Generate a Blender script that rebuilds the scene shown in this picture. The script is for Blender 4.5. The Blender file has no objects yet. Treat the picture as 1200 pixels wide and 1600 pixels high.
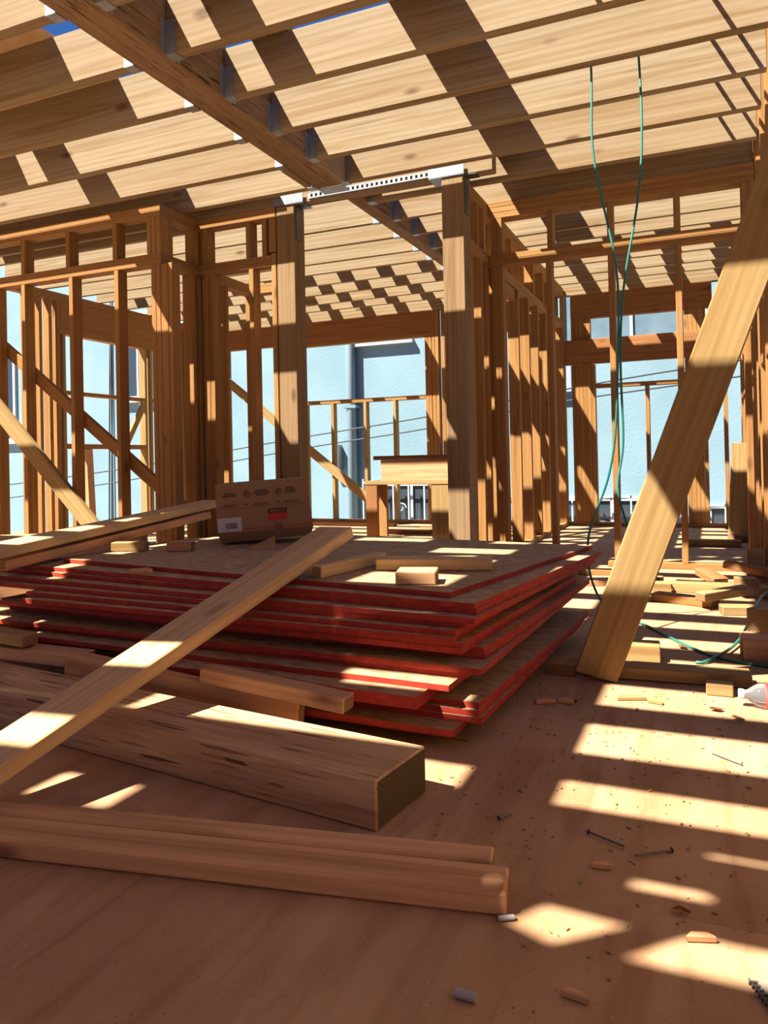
import bpy, bmesh, math, random
from mathutils import Vector, Matrix
random.seed(7)
S = bpy.context.scene
COL = S.collection

# ------------------------------------------------------------------ camera
YAW, PITCH, ROLL = math.radians(23.257), math.radians(.5307), math.radians(-1.2253)
f = Vector((-math.sin(YAW)*math.cos(PITCH), math.cos(YAW)*math.cos(PITCH), math.sin(PITCH)))
r = Vector((math.cos(YAW), math.sin(YAW), 0)); u = r.cross(f)
r2 = math.cos(ROLL)*r + math.sin(ROLL)*u; u2 = -math.sin(ROLL)*r + math.cos(ROLL)*u
cam = bpy.data.cameras.new('camera'); camo = bpy.data.objects.new('camera', cam); COL.objects.link(camo)
camo.matrix_world = Matrix(((r2.x, u2.x, -f.x, 0), (r2.y, u2.y, -f.y, 0), (r2.z, u2.z, -f.z, .717), (0, 0, 0, 1)))
cam.sensor_fit = 'VERTICAL'; cam.sensor_height = 36; cam.sensor_width = 27
cam.lens = 1185.2/1600*36; cam.shift_y = -(800-708.65)/1600; cam.clip_start = .02
S.camera = camo

# ------------------------------------------------------------------ sky, sun, exposure
W = bpy.data.worlds.new('sky'); S.world = W; W.use_nodes = True
nt = W.node_tree; nt.nodes.clear()
wo = nt.nodes.new('ShaderNodeOutputWorld'); bg = nt.nodes.new('ShaderNodeBackground')
tc = nt.nodes.new('ShaderNodeTexCoord'); sx = nt.nodes.new('ShaderNodeSeparateXYZ'); cr = nt.nodes.new('ShaderNodeValToRGB')
nt.links.new(tc.outputs['Generated'], sx.inputs[0]); nt.links.new(sx.outputs['Z'], cr.inputs[0])
nt.links.new(cr.outputs[0], bg.inputs[0]); nt.links.new(bg.outputs[0], wo.inputs[0])
e = cr.color_ramp.elements
e[0].position = 0; e[0].color = (.16, .32, .70, 1)
e[1].position = 1; e[1].color = (.045, .15, .55, 1)
k = cr.color_ramp.elements.new(.35); k.color = (.075, .235, .70, 1)
bg.inputs[1].default_value = .42
sun = bpy.data.lights.new('sun', 'SUN'); suno = bpy.data.objects.new('sun', sun); COL.objects.link(suno)
suno.rotation_euler = Vector((.52, .52, -1)).to_track_quat('-Z', 'Y').to_euler()
suno.location = (-4, -4, 9)
sun.energy = 12.5; sun.angle = math.radians(.53); sun.color = (1, .94, .84)
S.view_settings.view_transform = 'Standard'; S.view_settings.look = 'None'
S.view_settings.exposure = 0.72; S.view_settings.gamma = 1
S.cycles.diffuse_bounces = 6

# ------------------------------------------------------------------ materials
def newmat(name, rough=.75):
    m = bpy.data.materials.new(name); m.use_nodes = True
    n = m.node_tree.nodes; b = n['Principled BSDF']
    b.inputs['Roughness'].default_value = rough
    if rough > .6: b.inputs['Specular IOR Level'].default_value = .12
    return m, m.node_tree, b
def N(t, kind, **kw):
    n = t.nodes.new(kind)
    for a, v in kw.items():
        if a.startswith('i_'): n.inputs[int(a[2:])].default_value = v
        else: setattr(n, a, v)
    return n
def ramp(t, stops):
    n = t.nodes.new('ShaderNodeValToRGB'); els = n.color_ramp.elements
    els[0].position, els[0].color = stops[0][0], (*stops[0][1], 1)
    els[1].position, els[1].color = stops[-1][0], (*stops[-1][1], 1)
    for p, c in stops[1:-1]:
        x = els.new(p); x.color = (*c, 1)
    return n
def objcoord(t, scale, rnd=True):
    tcn = N(t, 'ShaderNodeTexCoord'); mp = N(t, 'ShaderNodeMapping'); mp.inputs['Scale'].default_value = scale
    if rnd:
        oi = N(t, 'ShaderNodeObjectInfo'); ma = N(t, 'ShaderNodeMath', operation='MULTIPLY'); ma.inputs[1].default_value = 37.
        ad = N(t, 'ShaderNodeVectorMath', operation='ADD')
        t.links.new(oi.outputs['Random'], ma.inputs[0]); t.links.new(tcn.outputs['Object'], ad.inputs[0]); t.links.new(ma.outputs[0], ad.inputs[1])
        t.links.new(ad.outputs[0], mp.inputs[0])
    else: t.links.new(tcn.outputs['Object'], mp.inputs[0])
    return mp
def mixc(t, fac, a, b, mode='MIX'):
    m = N(t, 'ShaderNodeMix', data_type='RGBA', blend_type=mode)
    for s, v in ((0, fac), (6, a), (7, b)):
        if hasattr(v, 'is_output'): t.links.new(v, m.inputs[s])
        elif s == 0: m.inputs[0].default_value = v
        else: m.inputs[s].default_value = (*v, 1)
    return m.outputs[2]
def wood(name, light, dark, warm, knots=.5, grain=(1.2, 30, 30), rough=.75, bump=.25, var=.45):
    m, t, b = newmat(name, rough)
    mp = objcoord(t, grain)
    n1 = N(t, 'ShaderNodeTexNoise'); n1.inputs['Scale'].default_value = 1.; n1.inputs['Detail'].default_value = 5; n1.inputs['Distortion'].default_value = .6
    t.links.new(mp.outputs[0], n1.inputs['Vector'])
    rp = ramp(t, [(.3, dark), (.52, light), (.75, tuple(min(1, c*1.08) for c in light))])
    t.links.new(n1.outputs[0], rp.inputs[0])
    # board to board tone
    oi = N(t, 'ShaderNodeObjectInfo'); mr = N(t, 'ShaderNodeMath', operation='MULTIPLY'); mr.inputs[1].default_value = var
    t.links.new(oi.outputs['Random'], mr.inputs[0])
    c = mixc(t, mr.outputs[0], rp.outputs[0], warm)
    # broad ring figure
    mp2 = objcoord(t, (.9, 9, 9)); wv = N(t, 'ShaderNodeTexWave', wave_type='RINGS', rings_direction='X')
    wv.inputs['Scale'].default_value = 1.6; wv.inputs['Distortion'].default_value = 5; wv.inputs['Detail'].default_value = 2
    t.links.new(mp2.outputs[0], wv.inputs['Vector'])
    mw = N(t, 'ShaderNodeMath', operation='MULTIPLY'); mw.inputs[1].default_value = .32; t.links.new(wv.outputs[1], mw.inputs[0])
    c = mixc(t, mw.outputs[0], c, tuple(x*.72 for x in warm))
    # knots
    mp3 = objcoord(t, (2.1, 5.2, 5.2)); vo = N(t, 'ShaderNodeTexVoronoi'); vo.inputs['Scale'].default_value = 1.0
    t.links.new(mp3.outputs[0], vo.inputs['Vector'])
    rk = ramp(t, [(.05, (1, 1, 1)), (.13, (0, 0, 0))]); t.links.new(vo.outputs['Distance'], rk.inputs[0])
    mk = N(t, 'ShaderNodeMath', operation='MULTIPLY'); mk.inputs[1].default_value = knots; t.links.new(rk.outputs[0], mk.inputs[0])
    c = mixc(t, mk.outputs[0], c, (.085, .036, .014))
    t.links.new(c, b.inputs['Base Color'])
    bp = N(t, 'ShaderNodeBump'); bp.inputs['Strength'].default_value = bump; bp.inputs['Distance'].default_value = .004
    t.links.new(n1.outputs[0], bp.inputs['Height']); t.links.new(bp.outputs[0], b.inputs['Normal'])
    return m
def flat(name, col, rough=.6, metal=0, var=None, scale=8):
    m, t, b = newmat(name, rough); b.inputs['Metallic'].default_value = metal
    if var is None: b.inputs['Base Color'].default_value = (*col, 1)
    else:
        mp = objcoord(t, (scale,)*3); n1 = N(t, 'ShaderNodeTexNoise'); n1.inputs['Scale'].default_value = 1; n1.inputs['Detail'].default_value = 4
        t.links.new(mp.outputs[0], n1.inputs['Vector']); rp = ramp(t, [(.3, var), (.7, col)])
        t.links.new(n1.outputs[0], rp.inputs[0]); t.links.new(rp.outputs[0], b.inputs['Base Color'])
    return m
M = {}
M['joist'] = wood('pale_fir', (.29, .222, .136), (.20, .122, .05), (.245, .16, .08), knots=.75, var=.5)
M['stud'] = wood('stud_fir', (.335, .182, .064), (.235, .108, .032), (.285, .133, .041), knots=.6, var=.6)
M['brace'] = wood('yellow_fir', (.34, .235, .10), (.235, .137, .046), (.285, .166, .06), knots=.5, var=.4)
M['red'] = wood('red_fir', (.30, .14, .056), (.22, .085, .03), (.26, .11, .04), knots=.5, var=.5)
M['post'] = wood('post_fir', (.26, .172, .09), (.17, .095, .038), (.22, .13, .058), knots=.7, grain=(1.0, 22, 22), var=.4)
M['plank'] = wood('plank_fir', (.60, .41, .21), (.48, .30, .13), (.54, .35, .16), knots=.4, var=.4)
M['weathered'] = wood('weathered_fir', (.58, .335, .17), (.33, .155, .065), (.49, .26, .125), knots=.7, var=.4)

def strand(name, k_):
    m, t, b = newmat(name, .7)
    mp = objcoord(t, (9, 150, 150)); vo = N(t, 'ShaderNodeTexVoronoi'); vo.inputs['Scale'].default_value = 1
    t.links.new(mp.outputs[0], vo.inputs['Vector'])
    bw = N(t, 'ShaderNodeRGBToBW'); t.links.new(vo.outputs['Color'], bw.inputs[0])
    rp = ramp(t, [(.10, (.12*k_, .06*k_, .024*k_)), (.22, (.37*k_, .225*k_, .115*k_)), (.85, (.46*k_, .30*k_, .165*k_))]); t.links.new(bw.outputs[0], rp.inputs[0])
    mp2 = objcoord(t, (1.2, 14, 14)); n1 = N(t, 'ShaderNodeTexNoise'); n1.inputs['Scale'].default_value = 1; n1.inputs['Detail'].default_value = 6; t.links.new(mp2.outputs[0], n1.inputs['Vector'])
    rp2 = ramp(t, [(.3, (.72, .67, .62)), (.6, (1, 1, 1))]); t.links.new(n1.outputs[0], rp2.inputs[0])
    t.links.new(mixc(t, 1., rp.outputs[0], rp2.outputs[0], 'MULTIPLY'), b.inputs['Base Color'])
    bp = N(t, 'ShaderNodeBump'); bp.inputs['Strength'].default_value = .5; bp.inputs['Distance'].default_value = .004
    t.links.new(bw.outputs[0], bp.inputs['Height']); t.links.new(bp.outputs[0], b.inputs['Normal'])
    return m
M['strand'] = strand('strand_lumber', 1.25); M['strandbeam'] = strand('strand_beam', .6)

def ply():
    m, t, b = newmat('floor_plywood', .8)
    mp = objcoord(t, (14, 1.6, 5)); n1 = N(t, 'ShaderNodeTexNoise'); n1.inputs['Scale'].default_value = 1; n1.inputs['Detail'].default_value = 6; n1.inputs['Distortion'].default_value = 1.2
    t.links.new(mp.outputs[0], n1.inputs['Vector'])
    rp = ramp(t, [(.3, (.35, .198, .102)), (.5, (.43, .262, .142)), (.72, (.46, .29, .164))]); t.links.new(n1.outputs[0], rp.inputs[0])
    mp2 = objcoord(t, (2.2,)*3, False); n2 = N(t, 'ShaderNodeTexNoise'); n2.inputs['Scale'].default_value = 1; n2.inputs['Detail'].default_value = 8; t.links.new(mp2.outputs[0], n2.inputs['Vector'])
    rd = ramp(t, [(.4, (1, 1, 1)), (.62, (.80, .76, .72))]); t.links.new(n2.outputs[0], rd.inputs[0])
    c = mixc(t, 1., rp.outputs[0], rd.outputs[0], 'MULTIPLY')
    # sawdust and boot dirt
    mp3 = objcoord(t, (95,)*3, False); n3 = N(t, 'ShaderNodeTexNoise'); n3.inputs['Scale'].default_value = 1; n3.inputs['Detail'].default_value = 2; t.links.new(mp3.outputs[0], n3.inputs['Vector'])
    r3 = ramp(t, [(.62, (0, 0, 0)), (.72, (1, 1, 1))]); t.links.new(n3.outputs[0], r3.inputs[0])
    m3 = N(t, 'ShaderNodeMath', operation='MULTIPLY'); m3.inputs[1].default_value = .45; t.links.new(r3.outputs[0], m3.inputs[0])
    c = mixc(t, m3.outputs[0], c, (.43, .31, .19))
    n4 = N(t, 'ShaderNodeTexVoronoi'); n4.inputs['Scale'].default_value = .42; t.links.new(mp3.outputs[0], n4.inputs['Vector'])
    r4 = ramp(t, [(.05, (.5, .5, .5)), (.09, (0, 0, 0))]); t.links.new(n4.outputs['Distance'], r4.inputs[0])
    c = mixc(t, r4.outputs[0], c, (.10, .055, .03))
    t.links.new(c, b.inputs['Base Color'])
    bp = N(t, 'ShaderNodeBump'); bp.inputs['Strength'].default_value = .3; bp.inputs['Distance'].default_value = .003
    t.links.new(n3.outputs[0], bp.inputs['Height']); t.links.new(bp.outputs[0], b.inputs['Normal'])
    return m
M['ply'] = ply()
def osb():
    m, t, b = newmat('osb_face', .8)
    mp = objcoord(t, (28, 75, 40)); vo = N(t, 'ShaderNodeTexVoronoi'); vo.inputs['Scale'].default_value = 1; t.links.new(mp.outputs[0], vo.inputs['Vector'])
    bw = N(t, 'ShaderNodeRGBToBW'); t.links.new(vo.outputs['Color'], bw.inputs[0])
    rp = ramp(t, [(.1, (.27, .165, .082)), (.5, (.38, .25, .132)), (.9, (.45, .31, .175))]); t.links.new(bw.outputs[0], rp.inputs[0])
    t.links.new(rp.outputs[0], b.inputs['Base Color'])
    bp = N(t, 'ShaderNodeBump'); bp.inputs['Strength'].default_value = .35; bp.inputs['Distance'].default_value = .002
    t.links.new(bw.outputs[0], bp.inputs['Height']); t.links.new(bp.outputs[0], b.inputs['Normal'])
    return m
M['osb'] = osb()
M['rededge'] = flat('red_edge_paint', (.38, .042, .024), .7, var=(.24, .026, .016), scale=30)
M['lightpanel'] = flat('light_panel_wood', (.60, .43, .27), .85, var=(.53, .37, .21), scale=9)  # pale wood of the added sun-blocking and light-bouncing panels
M['steel'] = flat('galvanised_steel', (.34, .37, .39), .45, .7, var=(.27, .30, .32), scale=20)
M['darksteel'] = flat('dark_steel', (.10, .10, .105), .5, .7)
M['nail'] = flat('nail_steel', (.13, .12, .11), .45, .8)
M['cord'] = flat('green_rubber', (.015, .15, .115), .42)
M['card'] = flat('cardboard', (.31, .185, .10), .85, var=(.28, .165, .088), scale=25)
M['ink'] = flat('black_ink', (.05, .035, .03), .8)
M['redink'] = flat('red_ink', (.50, .05, .03), .8)
M['white'] = flat('white_paper', (.50, .48, .46), .8)
M['whitepaint'] = flat('white_paint', (.42, .44, .45), .5)
M['glass'] = flat('dark_glass', (.035, .05, .065), .12)
M['curtain'] = flat('pale_glass', (.15, .21, .25), .2, var=(.11, .165, .20), scale=4)
M['pipe'] = flat('grey_pipe', (.16, .225, .265), .5)
M['wire'] = flat('black_wire', (.03, .03, .035), .6)
M['concrete'] = flat('concrete', (.36, .32, .27), .9, var=(.28, .25, .21), scale=3)
M['leaf'] = flat('dry_leaf', (.36, .13, .05), .8, var=(.22, .08, .035), scale=40)
M['tape'] = flat('paper_tape', (.30, .25, .19), .8)
M['tube'] = flat('grey_plastic', (.30, .28, .28), .5)
M['cap'] = flat('white_plastic', (.82, .84, .86), .35)
M['dirtypipe'] = flat('lilac_paint', (.28, .33, .48), .8)
def endgrain(name, c0, c1):
    m, t, b = newmat(name, .85); mp = objcoord(t, (1, 1, 1)); wv = N(t, 'ShaderNodeTexWave', wave_type='RINGS', rings_direction='X')
    wv.inputs['Scale'].default_value = 34; wv.inputs['Distortion'].default_value = 2.5; wv.inputs['Detail'].default_value = 2
    t.links.new(mp.outputs[0], wv.inputs['Vector']); rp = ramp(t, [(.2, c0), (.7, c1)]); t.links.new(wv.outputs[1], rp.inputs[0]); t.links.new(rp.outputs[0], b.inputs['Base Color'])
    return m
eg = endgrain('end_grain', (.17, .095, .042), (.28, .175, .085)); egd = endgrain('dark_end_grain', (.07, .05, .022), (.125, .088, .042))
M['end'] = {k_: eg for k_ in ('stud', 'brace', 'plank', 'weathered', 'red', 'joist', 'post')}; M['end']['strand'] = egd
def stucco():
    m, t, b = newmat('blue_stucco', .9)
    mp = objcoord(t, (1.1,)*3, False); n1 = N(t, 'ShaderNodeTexNoise'); n1.inputs['Scale'].default_value = 1; n1.inputs['Detail'].default_value = 8; t.links.new(mp.outputs[0], n1.inputs['Vector'])
    rp = ramp(t, [(.3, (.17, .265, .312)), (.6, (.197, .30, .352)), (.8, (.21, .308, .357))]); t.links.new(n1.outputs[0], rp.inputs[0])
    t.links.new(rp.outputs[0], b.inputs['Base Color'])
    n2 = N(t, 'ShaderNodeTexNoise'); n2.inputs['Scale'].default_value = 26; n2.inputs['Detail'].default_value = 4; t.links.new(mp.outputs[0], n2.inputs['Vector'])
    bp = N(t, 'ShaderNodeBump'); bp.inputs['Strength'].default_value = .3; bp.inputs['Distance'].default_value = .012
    t.links.new(n2.outputs[0], bp.inputs['Height']); t.links.new(bp.outputs[0], b.inputs['Normal'])
    return m
M['stucco'] = stucco()
def clearplastic():
    m, t, b = newmat('clear_plastic', .08); b.inputs['Transmission Weight'].default_value = .9; b.inputs['IOR'].default_value = 1.2
    b.inputs['Base Color'].default_value = (.93, .95, .97, 1)
    return m
M['clear'] = clearplastic()

# ------------------------------------------------------------------ builders
def link(o, parent=None):
    COL.objects.link(o)
    if parent is not None:
        o.parent = parent; o.matrix_parent_inverse = Matrix.Translation(parent['_base']).inverted() if '_base' in parent else parent.matrix_basis.inverted()
    return o
def tag(o, label=None, cat=None, group=None, kind=None):
    if label: o['label'] = label
    if cat: o['category'] = cat
    if group: o['group'] = group
    if kind: o['kind'] = kind
    return o
def empty(name, loc=(0, 0, 0)):
    o = bpy.data.objects.new(name, None); o.location = loc; o.empty_display_size = .1; COL.objects.link(o); return o
def child(o, parent):
    """parent o (placed in world space) under parent"""
    o.parent = parent
    pm = parent.matrix_basis if parent.parent is None else parent.parent.matrix_basis @ (parent.matrix_parent_inverse @ parent.matrix_basis)
    o.matrix_parent_inverse = pm.inverted()
def mesh_obj(name, bm, mats, parent=None):
    me = bpy.data.meshes.new(name); bm.to_mesh(me); bm.free()
    for m in (mats if isinstance(mats, (list, tuple)) else [mats]): me.materials.append(m)
    o = bpy.data.objects.new(name, me); COL.objects.link(o)
    if parent is not None: child(o, parent)
    return o
def lumber(name, p0, p1, wdir, w, t, mat, parent=None, bev=.003, ends=(0, 0)):
    """a board from p0 to p1 (centre line), width w along wdir, thickness t; local X is the grain.
    ends = skew of the two end cuts (metres over the width)"""
    p0, p1 = Vector(p0), Vector(p1); ax = (p1-p0); L = ax.length; ax.normalize()
    wd = Vector(wdir); wd = (wd - ax*wd.dot(ax)).normalized(); nd = ax.cross(wd)
    bm = bmesh.new(); bmesh.ops.create_cube(bm, size=1)
    for v in bm.verts:
        s = ends[1] if v.co.x > 0 else ends[0]
        v.co = Vector((v.co.x*L + s*v.co.y, v.co.y*w, v.co.z*t))
    if bev: bmesh.ops.bevel(bm, geom=bm.edges[:], offset=min(bev, t*.2), segments=1, profile=.5, affect='EDGES')
    bmesh.ops.recalc_face_normals(bm, faces=bm.faces[:])
    for fc in bm.faces:
        if abs(fc.calc_center_median().x) > L/2-abs(ends[0])-abs(ends[1])-.0008 and abs(fc.normal.x) > .9: fc.material_index = 1
    m0 = M[mat]; o = mesh_obj(name, bm, [m0, M['end'].get(mat, m0)])
    c = (p0+p1)/2
    o.matrix_basis = Matrix(((ax.x, wd.x, nd.x, c.x), (ax.y, wd.y, nd.y, c.y), (ax.z, wd.z, nd.z, c.z), (0, 0, 0, 1)))
    if parent is not None: child(o, parent)
    return o
def box(name, x0, x1, y0, y1, z0, z1, mat, parent=None, bev=.0025):
    """axis aligned board; its longest side is the grain"""
    d = [(x1-x0, 0), (y1-y0, 1), (z1-z0, 2)]; d.sort(reverse=True)
    c = Vector(((x0+x1)/2, (y0+y1)/2, (z0+z1)/2)); a = d[0][1]
    e0 = Vector((0, 0, 0)); e0[a] = d[0][0]/2; wv = Vector((0, 0, 0)); wv[d[1][1]] = 1
    return lumber(name, c-e0, c+e0, wv, d[1][0], d[2][0], mat, parent, bev)
def prism(name, pts, z0, z1, mat, parent=None):
    bm = bmesh.new(); n = len(pts)
    a = [bm.verts.new((*p, z0)) for p in pts]; b = [bm.verts.new((*p, z1)) for p in pts]
    bm.faces.new(b); bm.faces.new(a[::-1])
    for i in range(n): bm.faces.new((a[i], a[(i+1) % n], b[(i+1) % n], b[i]))
    bmesh.ops.recalc_face_normals(bm, faces=bm.faces[:])
    return mesh_obj(name, bm, M[mat], parent)
def cyl(bm, p0, p1, r0, r1=None, n=12):
    p0, p1 = Vector(p0), Vector(p1); r1 = r0 if r1 is None else r1; ax = p1-p0
    q = ax.to_track_quat('Z', 'Y').to_matrix().to_4x4()
    mt = Matrix.Translation((p0+p1)/2) @ q
    bmesh.ops.create_cone(bm, cap_ends=True, segments=n, radius1=r0, radius2=r1, depth=ax.length, matrix=mt)
def tubeobj(name, segs, rad, mat, parent=None, n=12):
    bm = bmesh.new()
    for a, b in segs: cyl(bm, a, b, rad, n=n)
    for fc in bm.faces: fc.smooth = True
    return mesh_obj(name, bm, M[mat], parent)
def bxm(bm, x0, x1, y0, y1, z0, z1):
    m = Matrix.Translation(((x0+x1)/2, (y0+y1)/2, (z0+z1)/2)) @ Matrix.Diagonal((x1-x0, y1-y0, z1-z0, 1))
    bmesh.ops.create_cube(bm, size=1, matrix=m)
def to_mesh(name, cu, parent=None, mtx=None):
    tmp = bpy.data.objects.new(name+'_source', cu); COL.objects.link(tmp)
    me = bpy.data.meshes.new_from_object(tmp.evaluated_get(bpy.context.evaluated_depsgraph_get()))
    bpy.data.objects.remove(tmp); me.name = name
    o = bpy.data.objects.new(name, me); COL.objects.link(o)
    if mtx is not None: o.matrix_basis = mtx
    if parent is not None: child(o, parent)
    return o
def curve(name, pts, rad, mat, parent=None):
    cu = bpy.data.curves.new(name, 'CURVE'); cu.dimensions = '3D'; cu.bevel_depth = rad; cu.bevel_resolution = 3; cu.resolution_u = 8
    sp = cu.splines.new('NURBS'); sp.points.add(len(pts)-1); sp.order_u = 4; sp.use_endpoint_u = True
    for q, p in zip(sp.points, pts): q.co = (*p, 1)
    cu.materials.append(M[mat])
    return to_mesh(name, cu, parent)

ZB, ZT = 2.467, 2.702      # underside and top of the roof joists
D = .038                    # dressed two-by thickness
DJ = .054                   # the roof joists are heavier stock

# ------------------------------------------------------------------ floor
FL = tag(empty('floor', (0, 0, 0)), 'dusty plywood subfloor of the framed room', kind='structure')
px = [-7.2, -6.55, -4.11, -1.67, .77, 3.21, 3.4]; py = [-4.84 + 1.22*i for i in range(12)]
for i in range(len(px)-1):
    for j in range(len(py)-1):
        sh = 0
        y1 = min(py[j+1], 8.12)
        if y1 - py[j] < .05: continue
        o = box('plywood_panel', px[i]+.0002, px[i+1]-.0002, py[j]+.0002, y1-.0002, -.019, 0, 'ply', FL, bev=0)
box('subfloor_deck', -7.25, 3.45, -4.9, 8.14, -.30, -.0195, 'stud', FL, bev=0)
gr = box('ground', -40, 40, -40, 40, -3.1, -3.0, 'concrete', None, bev=0)
tag(gr, 'concrete ground of the side yard', kind='structure')

# ------------------------------------------------------------------ roof framing ("ceiling")
CE = tag(empty('ceiling', (0, 0, ZB)), 'open roof framing of pale two-by-eight joists on a strand lumber beam', kind='structure')
def hanger(joist, xface, sgn, y, w_=DJ):
    """steel joist hanger: seat, two cheeks, two flanges on the beam face"""
    bm = bmesh.new(); g = .0025; xe = xface + sgn*.052
    a, b = min(xface, xe), max(xface, xe)
    bxm(bm, a, b, y-.003, y+w_+.003, ZB-.003, ZB-.0005)
    for yy in (y-g-.0006, y+w_+.0006): bxm(bm, a, b, yy, yy+g, ZB-.003, ZB+.145)
    f0, f1 = (xface-.0005, xface+.0025) if sgn > 0 else (xface-.0025, xface+.0005)
    bxm(bm, f0, f1, y-.036, y-.003, ZB+.004, ZB+.15); bxm(bm, f0, f1, y+w_+.003, y+w_+.036, ZB+.004, ZB+.15)
    mesh_obj('joist_hanger', bm, M['steel'], joist)
BXL, BXR = -2.272, -2.092
RJ = [-4.4, -4.0, -3.6, -3.2, -2.8, -2.4, -2.0, -1.6, -1.2, -.82, -.36, .417, .80, 1.18, 1.54, 1.86, 2.20, 2.607, 3.03, 3.45, 3.855, 4.262, 4.675]
for y in RJ:
    x0 = BXR if y > 1.95 else -6.9
    jo = box('joist', x0+.001, 0.279 if y > 1.95 else 1.44, y, y+DJ, ZB, ZT, 'joist', CE)
    if y > 1.95: hanger(jo, BXR, 1, y)
LJ = [2.181, 2.61, 3.03, 3.45, 3.87, 4.255]
for y in LJ:
    jo = box('joist', -6.9, BXL-.001, y, y+DJ, ZB, ZT, 'joist', CE); hanger(jo, BXL, -1, y)
B2L, B2R = -2.19, -2.083
FJ = [5.10, 5.50, 5.92, 6.25, 6.65, 7.04, 7.46, 7.80]
for y in FJ:
    jo = box('joist', -6.0, B2L-.001, y, y+D, ZB, ZT, 'joist', CE); hanger(jo, B2L, -1, y, D)
    jo = box('joist', B2R+.001, .279, y, y+D, ZB, ZT, 'joist', CE); hanger(jo, B2R, 1, y, D)
box('joist', -6.0, -2.702, 4.478, 4.478+D, ZB, ZT, 'joist', CE)
jo = box('joist', -6.0, -2.702, 4.68, 4.68+D, ZB, ZT, 'joist', CE)
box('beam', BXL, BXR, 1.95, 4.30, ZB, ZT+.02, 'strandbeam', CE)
box('beam_ply', -2.317, BXL-.001, 3.93, 4.225, ZB-.012, ZT, 'strandbeam', CE); box('beam_ply', BXR+.001, -2.05, 3.91, 4.255, ZB-.004, ZT, 'joist', CE)
box('beam', B2L, B2R, 4.572, 7.96, ZB, ZT, 'strandbeam', CE)
box('header', -6.9, .279, 1.905, 1.944, ZB, ZT, 'joist', CE)
# flush beam between the two posts, strap along its underside
box('flush_beam', -2.70, -1.17, 4.478, 4.568, ZB, ZT, 'joist', CE)
bm = bmesh.new()
for i in range(26):
    x = -2.43 + i*.034
    bxm(bm, x, x+.018, 4.462, 4.4765, ZB+.012, ZB+.050)
    bxm(bm, x+.017, x+.035, 4.462, 4.4765, ZB+.012, ZB+.021); bxm(bm, x+.017, x+.035, 4.462, 4.4765, ZB+.041, ZB+.050)
mesh_obj('coil_strap', bm, M['steel'], CE)
box('tie_plate', -2.27, -2.09, 4.30, 4.40, ZB-.006, ZB-.001, 'steel', CE, bev=0)
# second layer of joists running away from the camera over the far bays
x = -5.9
while x < .4:
    xx = -3.396 + round((x+3.396)/.42)*.42
    box('upper_joist', xx, xx+D, 6.36, 8.2, ZT+.0005, ZT+.235, 'joist', CE); x += .42
# planks on the joists; unseen panels added, cut to shape the sun patches
SH = ZT+.0005
def cover(pts, name='light_shaping_panel', z0=SH, t=.018):
    pts = [(x-.022, y+.058) for x, y in pts]
    prism(name, pts, z0, z0+t, 'lightpanel', CE)
def rc(x0, x1, y0, y1): return [(x0, y0), (x1, y0), (x1, y1), (x0, y1)]
box('roof_plank', -1.935, -1.735, -.2, 3.2, SH, SH+D, 'joist', CE)
box('roof_plank', -1.235, -.95, .15, 6.33, SH, SH+D, 'joist', CE)
cover(rc(-4.7, -3.72, .12, 3.14)); cover(rc(-3.45, -2.725, .12, 3.14)); cover(rc(-3.719, -3.451, 2.3, 3.14))
cover(rc(-2.72, -2.23, .28, 1.83))
cover(rc(-1.3, .25, 4.68, 5.2)); cover(rc(-2.22, -1.912, .49, .61)); cover(rc(-5.6, -3.3, 3.88, 4.19)); cover(rc(-5.6, -2.72, 4.26, 4.7)); cover(rc(-5.3, -3.95, 3.10, 3.53))  # added pieces that darken the stack front and the wall tops
lumber('roof_plank', (-3.66, 3.2, ZT+.02), (-3.86, 4.3, ZT+.02), (1, 0, 0), .235, D, 'joist', CE)
cover(rc(-4.7, -.9, .012, .11))
cover(rc(-4.7, -1.41, -.122, .0115)); cover(rc(-1.409, -.9, -.13, -.005))
cover(rc(-2.57, -1.527, -.151, -.1225)); cover(rc(-1.40, -.9, -.15, -.131))
cover(rc(-4.7, -2.80, -.24, -.1225))
cover([(-2.57, -.24), (-2.57, -.152), (-.9, -.152), (-.9, -.25), (-1.426, -.25), (-1.512, -.335), (-1.522, -.257), (-1.644, -.247), (-1.692, -.318), (-1.70, -.24)])
cover([(-4.7, -1.25), (-2.1, -1.25), (-1.5, -.66), (-.9, -.66), (-.9, -.335), (-1.512, -.342), (-1.522, -.26), (-1.624, -.345), (-1.692, -.318), (-1.72, -.241), (-4.7, -.241)])
for xx, y0, y1 in ((-.02, 2.3, 4.9), (.12, 3.4, 5.2), (-.52, 2.2, 3.3)):  # unseen strips added to cast the thin cable shadows on the joists
    lumber('lath', (xx, y0, ZT+.008), (xx+.07, y1, ZT+.008), (1, 0, 0), .018, .012, 'joist', CE)

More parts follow.
